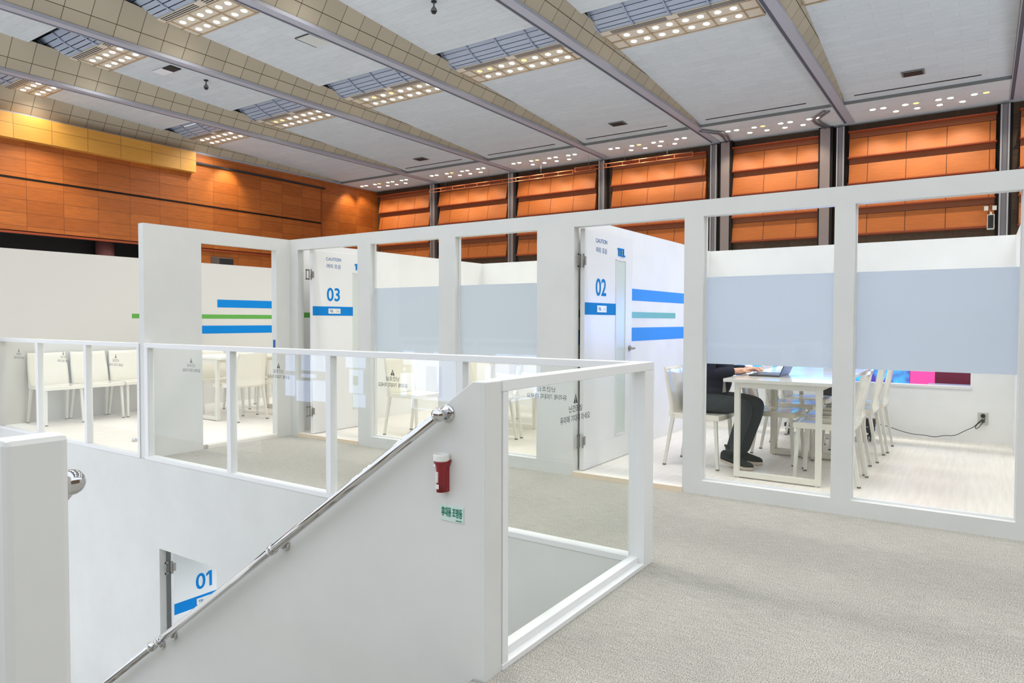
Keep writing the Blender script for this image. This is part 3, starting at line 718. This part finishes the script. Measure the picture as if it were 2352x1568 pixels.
# jacket
N, E_ = [], []
p_ = nd((5.92, 1.95, .605), (.18, .175)); b1 = nd((5.92, 1.90, .76), (.175, .175), p_); c_ = nd(chest, (.18, .145), b1); nb_ = nd((5.92, 1.87, 1.06), (.085, .075), c_)
for sh, el, wr in ((shR, elR, wrR), (shL, elL, wrL)):
    s_ = nd(sh, .070, c_); e_ = nd(el, .057, s_); m_ = nd(tuple((Vector(el)+Vector(wr))/2), .045, e_); nd(tuple(Vector(wr)-(Vector(wr)-Vector(el)).normalized()*.03), .038, m_)
jk = skin('jacket', N, E_, M['jacket'], person)
MB().prism([(5.742, 1.765, .76), (5.742, 1.752, .76), (5.740, 1.742, .665), (5.740, 1.772, .66)], None, (-.004, 0, 0)).build('lanyard', M['steel'], person)
N, E_ = [], []
p_ = nd((5.92, 1.99, .565), (.15, .095))
for hp, kn, an in ((hipR, kneeR, ankR), (hipL, kneeL, ankL)):
    h = nd((hp[0], hp[1]-.02, hp[2]), .092, p_); m_ = nd(tuple((Vector(hp)+Vector(kn))/2), .083, h); k_ = nd(kn, .070, m_)
    a_ = nd(tuple(Vector(kn)*.5+Vector(an)*.5), .061, k_); nd((an[0], an[1], an[2]-.015), .055, a_)
skin('trousers', N, E_, M['trouser'], person)
def shoe(x, yh, yt, lift):
    sec = [(0, .020, .055), (.06, .033, .078), (.2, .038, .092), (.38, .040, .088), (.55, .044, .066), (.75, .047, .050), (.9, .040, .040), (.97, .028, .030), (1, .012, .018)]
    def at(sv): return yh+(yt-yh)*sv, Z0+lift*max(0, 1-sv/.7)
    up = MB(); rings = []
    for sv, w_, h_ in sec:
        y, zb = at(sv); ring = []
        for k in range(13):
            a = PI*k/12; ring.append(up.bm.verts.new((x+w_*math.cos(a), y, zb+.020+h_*math.sin(a)**.8)))
        rings.append(ring)
    for A, B in zip(rings, rings[1:]):
        for k in range(12): up.face([A[k], A[k+1], B[k+1], B[k]]).smooth = True
        up.face([A[0], B[0], B[12], A[12]])
    up.face(rings[0]); up.face(rings[-1][::-1])
    y, zb = at(.34); up.tube([(x, y, zb+.06), (x, y+.003, zb+.115), (x, y+.006, zb+.165)], .04, 16, radii=[.044, .047, .050])
    up.ball((x, yh-.035, Z0+lift+.135), .010, 8, 6)
    o = up.build('shoe', M['shoe'], person)
    so = MB(); L1, L2, L3, L4 = [], [], [], []
    for sv, w_, h_ in sec:
        y, zb = at(sv); w2 = w_+.004
        L1.append(so.bm.verts.new((x-w2, y, zb+.004))); L2.append(so.bm.verts.new((x+w2, y, zb+.004))); L3.append(so.bm.verts.new((x+w2, y, zb+.026))); L4.append(so.bm.verts.new((x-w2, y, zb+.026)))
    for k in range(len(sec)-1):
        so.face([L1[k], L1[k+1], L2[k+1], L2[k]]); so.face([L4[k], L3[k], L3[k+1], L4[k+1]]); so.face([L1[k], L4[k], L4[k+1], L1[k+1]]); so.face([L2[k], L2[k+1], L3[k+1], L3[k]])
    so.face([L1[0], L2[0], L3[0], L4[0]]); so.face([L1[-1], L4[-1], L3[-1], L2[-1]])
    so.build('sole', M['sole'], o)
shoe(5.775, 1.79, 1.525, .045); shoe(6.04, 1.775, 1.52, .0)
# face and hair
q = MB(); q.ball((5.92, 1.825, 1.265), .088, 20, 14, (.92, 1.05, .95)).build('hair', M['hair'], person)
q = MB(); q.ball((5.92, 1.732, 1.232), .012, 10, 8, (.8, 1, 1.4)); q.ball((5.847, 1.81, 1.235), .02, 10, 8, (.35, .8, 1.2)); q.ball((5.993, 1.81, 1.235), .02, 10, 8, (.35, .8, 1.2)); q.build('nose_and_ears', M['skin'], person)
q = MB(); q.ball((5.895, 1.738, 1.25), .007, 10, 8); q.ball((5.945, 1.738, 1.25), .007, 10, 8); q.build('eyes', M['black'], person)
MB().ball((5.92, 1.737, 1.197), .014, 10, 8, (1.2, .5, .35)).build('mouth', mat('lips', (180, 110, 100), .5), person)

# ================================================================== the exhibition hall
SP = 4.93
E = [-.60+SP*k for k in range(-1, 6)]        # +y lower edges of the ceiling beams
XW = 28.5; YH = 28.4; CZ = 8.5
def slab_z(x): return 9.718-.0432*x
X0 = 1.5; XS1 = 25.75
slab = MB()
rows_x = [(-2.9+6.7*k) for k in range(5)]      # x of row centres: fixtures at 17.45+...
FXR = [17.40-6.7*k for k in range(3)]          # x of first lamp line of every fixture row
def slab_bay(y0, y1, holes):
    xs = [X0]+[v for h in sorted(holes) for v in h]+[XS1]
    for i in range(0, len(xs)-1):
        a, b_ = xs[i], xs[i+1]
        if i % 2 == 0: slab.quad([(a, y0, slab_z(a)), (b_, y0, slab_z(b_)), (b_, y1, slab_z(b_)), (a, y1, slab_z(a))])
        else:
            for (u, v) in ((y0, y0+.25), (y1-.62, y1)): slab.quad([(a, u, slab_z(a)), (b_, u, slab_z(b_)), (b_, v, slab_z(b_)), (a, v, slab_z(a))])
for k in range(len(E)):
    y0, y1 = E[k], E[k]+SP
    slab_bay(y0, y1, [(fx-1.62, fx+.70) for fx in FXR])
slab.quad([(XS1, E[0], CZ), (XW, E[0], CZ), (XW, YH+.2, CZ), (XS1, YH+.2, CZ)])
struct('ceiling', slab, M['slab'])
struct('trim_4', MB().box(XS1-.01, XS1, E[0], YH, CZ, slab_z(XS1)), mat('grey_step', (120, 122, 122), .8))
# dark plenum above the openings
pl = MB(); pl.box(X0, XW, E[0], YH+.2, 10.6, 10.7); struct('ceiling_plenum', pl, M['dark'])
# beams
def beam(e, n):
    b = MB(); x0, x1 = X0, 27.9; zb = 8.50; yb = e-.34
    def sec(x):
        zs = max(slab_z(x)+.05, zb+.03) if x < XS1 else zb+.03
        return zs, yb-.65*(zs-zb)
    xs = [x0+(XS1-x0)*i/12 for i in range(13)]
    b.use(M['tile'])
    for a, c in zip(xs, xs[1:]):
        za, ya = sec(a); zc, yc_ = sec(c)
        b.quad([(a, yb, zb+.06), (c, yb, zb+.06), (c, yc_, zc), (a, ya, za)])
    za, ya = sec(x0); b.quad([(x0, e, zb), (XS1, e, zb), (XS1, e, slab_z(XS1)), (x0, e, za)])
    b.use(M['flange']); b.box(x0, XW-.4, yb-.02, e-.11, zb-.03, zb+.06)
    b.use(M['flange_dark']); b.box(x0, XW-.4, e-.11, e-.02, zb-.01, zb+.05); b.use(M['flange']); b.box(x0, XW-.4, e-.02, e, zb-.03, zb+.06)
    return struct('trim_%d' % n, b)
for i, e in enumerate(E): beam(e, 10+i)
beam(YH+.36, 18)
# ceiling light panels
def make_fixture():
    t = thing('ceiling_light_panel', (0, 0, 0), '', 'light fixture')
    y0, y1 = .30, 4.30; cz = -.01
    q = MB(); q.box(-.50, .70, y0, y1, cz-.02, cz+.02); q.use(M['board_rib'])
    q.mats = [M['board'], M['board_rib']]; q.mi = 1
    ys = [y0, .70, 1.49, 2.31, 3.12, 3.93, y1]
    for y in ys: q.box(-.24, .70, y-.015, y+.015, cz-.05, cz-.02)
    for x in (-.24, .22, .69): q.box(x-.015, x+.015, y0, y1, cz-.05, cz-.02)
    q.build('light_board', None, t)
    v = MB()
    v.box(-.50, -.27, y0, y1, cz-.045, cz-.02).build('vent_strip', M['board'], t)
    v = MB()
    for a, b_ in ((.35, 2.15), (2.45, 4.0)):
        for j in range(3): v.box(-.47+j*.065, -.44+j*.065, a, b_, cz-.05, cz-.045)
    v.build('vent_slots', M['louvre_dark'], t)
    # curved louvre behind the vent
    c = MB(); n_ = 5; arc = []
    for i in range(n_+1):
        a = i/n_; arc.append((-.50-.80*a, -.02-.02*a+.30*a*a))
    for (xa, za), (xb, zb) in zip(arc, arc[1:]): c.quad([(xa, y0, za), (xb+.03, y0, zb), (xb+.03, y1, zb), (xa, y1, za)])
    c.build('louvre_sheet', M['louvre'], t)
    for yy in (y0+.02, 1.30, 2.30, 3.30, y1-.02):
        r = MB(); r.tube([(x, yy, z-.03) for x, z in arc], .022, 8); r.build('louvre_rib', M['louvre'], t)
    MB().box(-.50, -.46, y0, y1, -.02, .35).box(-1.62, -.5, y1, y1+.03, -.02, .6).box(-1.62, -1.60, y0, y1, .01, .6).build('recess_edge', M['louvre_dark'], t)
    lamps = []
    for j, x in enumerate((0.0, .46)):
        for i, y in enumerate((.88, 1.27, 1.71, 2.10, 2.53, 2.91, 3.34, 3.73)):
            L = MB().tube([(x, y, cz-.020), (x, y, cz-.026)], .078, 20).build('lamp', M['lamp'], t)
            lamps.append(L)
    return t
dim = {(9.26, 0): (7, 6, 3, 2), (14.19, 0): (7, 6, 3), (19.12, 0): (6,), (24.0, 0): (7, 6)}
fix = make_fixture(); first = True
names_row = {0: 'far', 1: 'middle', 2: 'overhead'}
bays = ['bay at the right edge', 'bay right of the broad right beam', 'bay over door 02', 'bay over the window with two views', 'bay left of centre', 'bay second from the left wall', 'bay along the left wall']
rk = ['rightmost', 'second from right', 'third from right', 'fourth from right', 'third from left', 'second from left', 'leftmost']
lampwarm_me = None
for r, fx in enumerate(FXR):
    for k, e in enumerate(E):
        if r == 2 and k > 3: pass
        o = fix if first else copy_tree(fix)
        first = False
        o.location = (fx, e, slab_z(fx)); o.rotation_euler = (0, math.atan(.0432), 0)
        tag(o, '%s ceiling light panel of the %s row, round lamps beside a blue louvre' % (rk[k], names_row[r]), 'light fixture', 'ceiling light panels')
        lst = [c for c in o.children if c.name.startswith('lamp')]
        for (lx_, ly_) in ((.0, 1.08), (.46, 1.9), (.0, 2.72), (.46, 3.54)):
            ld = bpy.data.lights.new('panel_beam', 'SPOT'); ld.energy = PANEL_W; ld.color = (1, .98, .945); ld.spot_size = math.radians(155); ld.spot_blend = 1.0; ld.shadow_soft_size = .12
            lo = bpy.data.objects.new('panel_beam_light', ld); COL.objects.link(lo); lo.location = (fx+lx_, e+ly_, slab_z(fx+lx_)-.10)
        if r == 0:
            ids = {2: (15, 14, 11, 10), 3: (7, 6, 3), 4: (6, 4), 5: (7, 6)}.get(k, ())
            if ids:
                for z in [i for i in ids if i < 8]:
                    c = lst[z]; c.data = c.data.copy(); c.data.materials[0] = M['lamp_warm']
# small downlights of the strip before the wooden wall
k3 = 1.0
patA = [3.47, 3.155, 2.516, 2.209, 1.585, 1.261, .63, .318]; patB = [2.843, 2.22, 1.58, .951]
bay_names = ['right of the last column', 'above the rightmost full wooden bay', 'above the wooden bay between the two pinkish boxes', 'above the wooden bay where the copper ladder ends', 'above the wooden bay behind the middle of the copper ladder', 'above the wooden bay at the left end of the ladder', 'above the wooden bay next to the left wall']
dl0 = None
dl_names = ['right of the last column', 'over rightmost full wooden bay', 'over bay between pinkish boxes', 'over bay where the copper ladder ends', 'over bay behind the copper ladder middle', 'over bay at the ladder left end', 'over bay next to the left wall']
for k in range(0, len(E)):
    for j, yv in enumerate(patA+patB):
        y = E[k]+.55+(yv)*1.018-.40+.15; xx = 26.75 if j < 8 else 27.4
        if dl0 is None:
            dl0 = thing('downlight', (0, 0, 0), '', 'downlight')
            MB().tube([(0, 0, 0), (0, 0, -.02)], .10, 20).build('rim', M['whitepl'], dl0)
            MB().tube([(0, 0, -.02), (0, 0, -.026)], .085, 20).build('lamp', M['lamp_far'], dl0)
            o = dl0
        else: o = copy_tree(dl0)
        o.location = (xx, y, CZ)
        if j in (3,) or (k == 1 and j == 7):
            c = [c for c in o.children if c.name.startswith('lamp')][0]; c.data = c.data.copy(); c.data.materials[0] = M['lamp_warm']
        od = ['first', 'second', 'third', 'fourth', 'fifth', 'sixth', 'seventh', 'eighth'][j if j < 8 else j-8]
        tag(o, '%s from left, %s row of round downlights %s' % (od, 'upper' if j < 8 else 'lower', dl_names[k]), 'downlight', 'downlights '+bay_names[k])
# warm wall washers (the light of those downlights)
for k in range(len(E)):
    for yv in (1.0, 2.3, 3.6):
        ld = bpy.data.lights.new('washer', 'SPOT'); ld.energy = SPOT_W; ld.color = (1, .84, .62); ld.spot_size = math.radians(95); ld.spot_blend = .6; ld.shadow_soft_size = .08
        o = bpy.data.objects.new('washer_light', ld); COL.objects.link(o); o.location = (26.9, E[k]+.3+yv, CZ-.05)
        o.rotation_euler = Vector((.45, 0, -1)).to_track_quat('-Z', 'Y').to_euler()
# slots, vents, hatch, domes
def on_slab(x): return slab_z(x)-.004
for k in range(len(E)-1):
    e = E[k]
    o = BX('slot_diffuser', M['louvre_dark'], 25.22, 25.27, e+.75, e+4.2, on_slab(25.2)-.015, on_slab(25.2)+.004)
    tag(o, 'thin dark ceiling slot '+bay_names[k], 'vent', 'slot diffusers')
for (x, y, la) in ((24.1, 1.85, 'small dark square vent in the rightmost ceiling bay'), (24.1, 11.5, 'small dark square vent in the ceiling bay over door 02'), (24.3, 21.5, 'small dark square vent in the ceiling near the left wall')):
    t = thing('ceiling_vent', (x, y, on_slab(x)), la, 'vent', group='dark ceiling vents')
    MB().box(-.24, .24, -.30, .30, -.02, 0).build('frame', mat('vent_frame', (120, 122, 122), .6), t); MB().box(-.19, .19, -.25, .25, -.03, -.02).build('grille', M['grill'], t)
x, y = 13.3, 15.8
t = thing('ceiling_hatch', (x, y, on_slab(x)), 'pale square hatch with dark edges in the ceiling', 'hatch'); MB().box(-.36, .36, -.28, .28, -.012, 0).build('hatch_cover', mat('hatch_pale', (196, 200, 198), .7), t); MB().box(-.38, .38, .28, .31, -.014, 0).box(-.38, -.36, -.28, .28, -.014, 0).build('hatch_gap', M['louvre_dark'], t)
x, y = 12.35, 21.6
t = thing('ceiling_vent', (x, y-.28, on_slab(x)), 'black grille beside a white plate high in the left ceiling', 'vent'); MB().box(-.18, .18, -.22, .22, -.03, 0).build('grille', M['grill'], t); MB().box(-.22, .18, .22, .75, -.03, 0).build('blank_plate', mat('plate_white', (225, 228, 235), .5), t)
for (x, y, la) in ((13.35, 11.38, 'dark dome camera hanging from the ceiling near the top centre'), (13.5, 21.3, 'dark dome camera hanging from the ceiling left of centre')):
    t = thing('dome_camera', (x, y, on_slab(x)), la, 'camera', group='hanging dome cameras')
    MB().tube([(0, 0, 0), (0, 0, -.02)], .07, 18).build('mount', M['louvre_dark'], t)
    MB().tube([(0, 0, 0), (0, 0, -.12), (0, 0, -.20), (0, 0, -.25)], .05, 18, radii=[.02, .02, .075, .08]).build('housing', mat('camera_grey', (110, 114, 114), .5), t)
    MB().ball((0, 0, -.25), .065, 18, 12).build('dome', M['black'], t)
# far wall
fw = MB(); fw.use(M['stone']); fw.box(XW, XW+.2, E[0], YH+.3, 3.9, CZ+.2); fw.use(M['dark']); fw.box(XW+.01, XW+.2, E[0], YH, GF, 3.9)
struct('wall_far', fw)
ks = (XW-0)/28.0
def zf(z): return 1.25+(z-1.25)*ks
def wood_bay(y0, y1, n):
    b = MB()
    tops = [8.06, 7.13, 6.20, 5.32]; bots = [7.13, 6.20, 5.32, 4.38]
    for zt, zb in zip(tops, bots):
        zt, zb = zf(zt), zf(zb)
        b.use(M['wood_trim']); b.box(XW-.30, XW, y0-.03, y1+.03, zt-.012, zt+.03)
        b.use(M['wood_band']); b.box(XW-.10, XW, y0, y1, zt-.20, zt-.012)
        b.use(M['wood_far']); b.prism([(XW, y0, zt-.215), (XW-.10, y0, zt-.215), (XW-.24, y0, zb+.03), (XW, y0, zb+.03)], None, (0, y1-y0, 0))
    b.use(M['wood_trim']); b.box(XW-.28, XW, y0-.03, y1+.03, zf(4.38)-.03, zf(4.38)+.03)
    struct('trim_%d' % n, b)
BY = [(-4.95, -.93), (-.26*ks, 4.10*ks), (5.08*ks, 8.32*ks), (9.38*ks, 13.55*ks), (14.35*ks, 18.5*ks), (19.15*ks, 23.4*ks), (24.05*ks, 28.15)]
for i, (a, b_) in enumerate(BY): wood_bay(a, b_, 30+i)
cols = [-.50, 4.37, 9.0, 13.97, 18.80, 23.70]
for i, yc_ in enumerate(cols):
    y = yc_*ks; b = MB(); b.use(M['column']); b.box(XW-.35, XW, y-.07, y+.07, GF, CZ-.1)
    b.use(mat('bright_steel_edge_%d' % i, (190, 188, 192), .35, .5)); b.box(XW-.38, XW-.30, y-.13, y-.08, GF, CZ-.1).box(XW-.38, XW-.30, y+.08, y+.13, GF, CZ-.1)
    b.use(M['dark']); b.box(XW-.06, XW+.01, y-.22, y-.13, GF, CZ-.01).box(XW-.06, XW+.01, y+.13, y+.22, GF, CZ-.01)
    struct('trim_%d' % (50+i), b)
for i, (a, b_) in enumerate(((4.72, 5.06), (8.38, 8.72))):
    b = MB(); b.use(M['colbox']); b.box(XW-.32, XW, a*ks, b_*ks, GF, CZ-.05); b.use(M['dark']); b.box(XW-.30, XW, a*ks-.09, a*ks, GF, CZ-.02).box(XW-.30, XW, b_*ks, b_*ks+.06, GF, CZ-.02)
    struct('trim_%d' % (60+i), b)
# kinked conduits on the strip ceiling
for i, (yy, s) in enumerate(((4.6, 1), (8.9, -1))):
    b = MB(); b.tube([(25.9, yy, CZ-.06), (26.7, yy+s*.55, CZ-.06), (27.3, yy+s*.55, CZ-.06), (28.3, yy+s*.35, CZ-.05)], .04, 8); b.tube([(26.0, yy-.12*s, CZ-.06), (26.75, yy+s*.36, CZ-.06), (27.3, yy+s*.38, CZ-.06), (28.3, yy+s*.2, CZ-.05)], .035, 8)
    o = b.build('ceiling_conduit', M['column']); tag(o, 'kinked grey conduit pair where the %s pinkish wall box meets the ceiling' % ('right' if i == 0 else 'left'), 'conduit', 'kinked conduits')
# left wall
lw = MB(); lw.use(M['wood_left'])
lw.box(-4, 24.4, YH, YH+.3, 6.30, 8.465).box(-4, 24.4, YH, YH+.3, 4.42, 6.22).box(24.4, XW, YH+.05, YH+.3, 3.0, 8.465).box(15.8, 24.4, YH+.02, YH+.3, 3.0, 4.34)
lw.use(M['dark']); lw.box(-4, 28.9, YH+1.3, YH+1.5, GF, 9).box(-4, 15.8, YH+.3, YH+1.3, 4.4, 4.6).box(15.7, 15.8, YH+.02, YH+1.3, GF, 4.5).box(-4, 24.4, YH+.04, YH+.3, 6.22, 6.30).box(-4, 24.4, YH+.04, YH+.3, 4.34, 4.42).box(-4, 15.8, YH+1.2, YH+1.4, GF, 4.4)
lw.box(-4, 24.4, YH-.03, YH, 6.25, 6.27)
struct('wall_left', lw)
struct('trim_70', MB().box(-4, 24.4, YH-.05, YH, 4.30, 4.38), M['wood_trim'])
struct('trim_71', MB().box(16.9, 24.6, YH-.08, YH, 8.02, 8.10), M['louvre_dark'])
struct('trim_72', MB().box(24.36, 24.42, YH-.03, YH+.1, 3.0, 8.1), M['wood_band'])
struct('wall_hall_rear', MB().box(-18.2, -18, -14, YH+1.5, GF, CZ), M['hallrear'])
struct('wall_hall_side', MB().box(-18, XW, -16.2, -16, GF, CZ), M['hallrear'])
struct('column_left', MB().tube([(13.98, YH+.7, GF), (13.98, YH+.7, 4.35)], .33, 24), M['brown_col'])
cn = MB().box(-4, 17.29, 28.08, YH-.001, 7.58, 8.44)
struct('canopy_left', cn, M['yellow'])
for (x, y, z, en, la) in ((11.2, 26.2, 8.42, 300, 1), (6.0, 26.2, 8.42, 300, 1), (18.9, 27.6, 8.4, 190, 2), (26.2, 27.6, 8.4, 190, 3)):
    ld = bpy.data.lights.new('wash', 'SPOT'); ld.energy = en; ld.color = (1, .82, .5); ld.spot_size = math.radians(80); ld.spot_blend = .8; ld.shadow_soft_size = .1
    o = bpy.data.objects.new('wall_wash_light', ld); COL.objects.link(o); o.location = (x, y, z); o.rotation_euler = Vector((0, .55, -1)).to_track_quat('-Z', 'Y').to_euler()
# speakers
t = thing('wall_speaker', (18.66, YH-.02, 3.92), 'dark wedge-shaped speaker on the wood seen through the doorway', 'speaker')
MB().prism([(-.52, 0, .15), (.52, 0, .15), (.36, -.35, .08), (-.36, -.35, .08)], None, (0, 0, -.30)).build('cabinet', mat('speaker_brown_grey', (92, 84, 80), .6), t)
MB().box(-.34, .34, -.36, -.35, -.2, .06).build('grille', M['grill'], t)
t = thing('column_speaker', (27.6, -.17, 4.5), 'white column speaker on brackets at the far right wall', 'speaker')
MB().box(-.12, .12, -.10, .10, -.24, .24).build('cabinet', M['whitepl'], t, bevel=.01); MB().box(-.135, -.12, -.075, .075, -.21, .21).build('grille', M['grill'], t)
MB().tube([(0, 0, .2), (.3, 0, .35), (.85, 0, .35)], .03, 8).build('bracket', M['whitepl'], t)
for yy in (.13, -.10): MB().box(.55, .68, yy-.06, yy+.06, .46, .60).build('junction_box', M['whitepl'], t)
# hanging lighting ladder
def ladder(ya, yb, z0, label):
    X = 27.2; t = thing('hanging_ladder', (X, (ya+yb)/2, z0), label, 'lighting rail', group='hanging ladder rails')
    L = (yb-ya)/2
    cop = M.setdefault('copper', mat('copper_tube', (205, 130, 90), .35, .6))
    for dz, nm in ((0, 'lower_tube'), (.16, 'upper_tube')): MB().tube([(0, -L, dz), (0, L, dz)], .018, 10).build(nm, cop, t)
    n_ = int(2*L/.75)
    q = MB()
    for i in range(n_+1): q.box(-.01, .01, -L+2*L*i/n_-.012, -L+2*L*i/n_+.012, 0, .16)
    q.build('rungs', cop, t)
    for f in (-.6, .1, .75): MB().tube([(0, L*f, .16), (0, L*f, CZ-z0)], .006, 6).build('wire', M['column'], t)
ladder(9.7, 15.05, 7.84, 'right length of the copper lighting ladder hanging before the wooden wall')
ladder(15.15, 23.5, 7.76, 'left length of the copper lighting ladder hanging before the wooden wall')
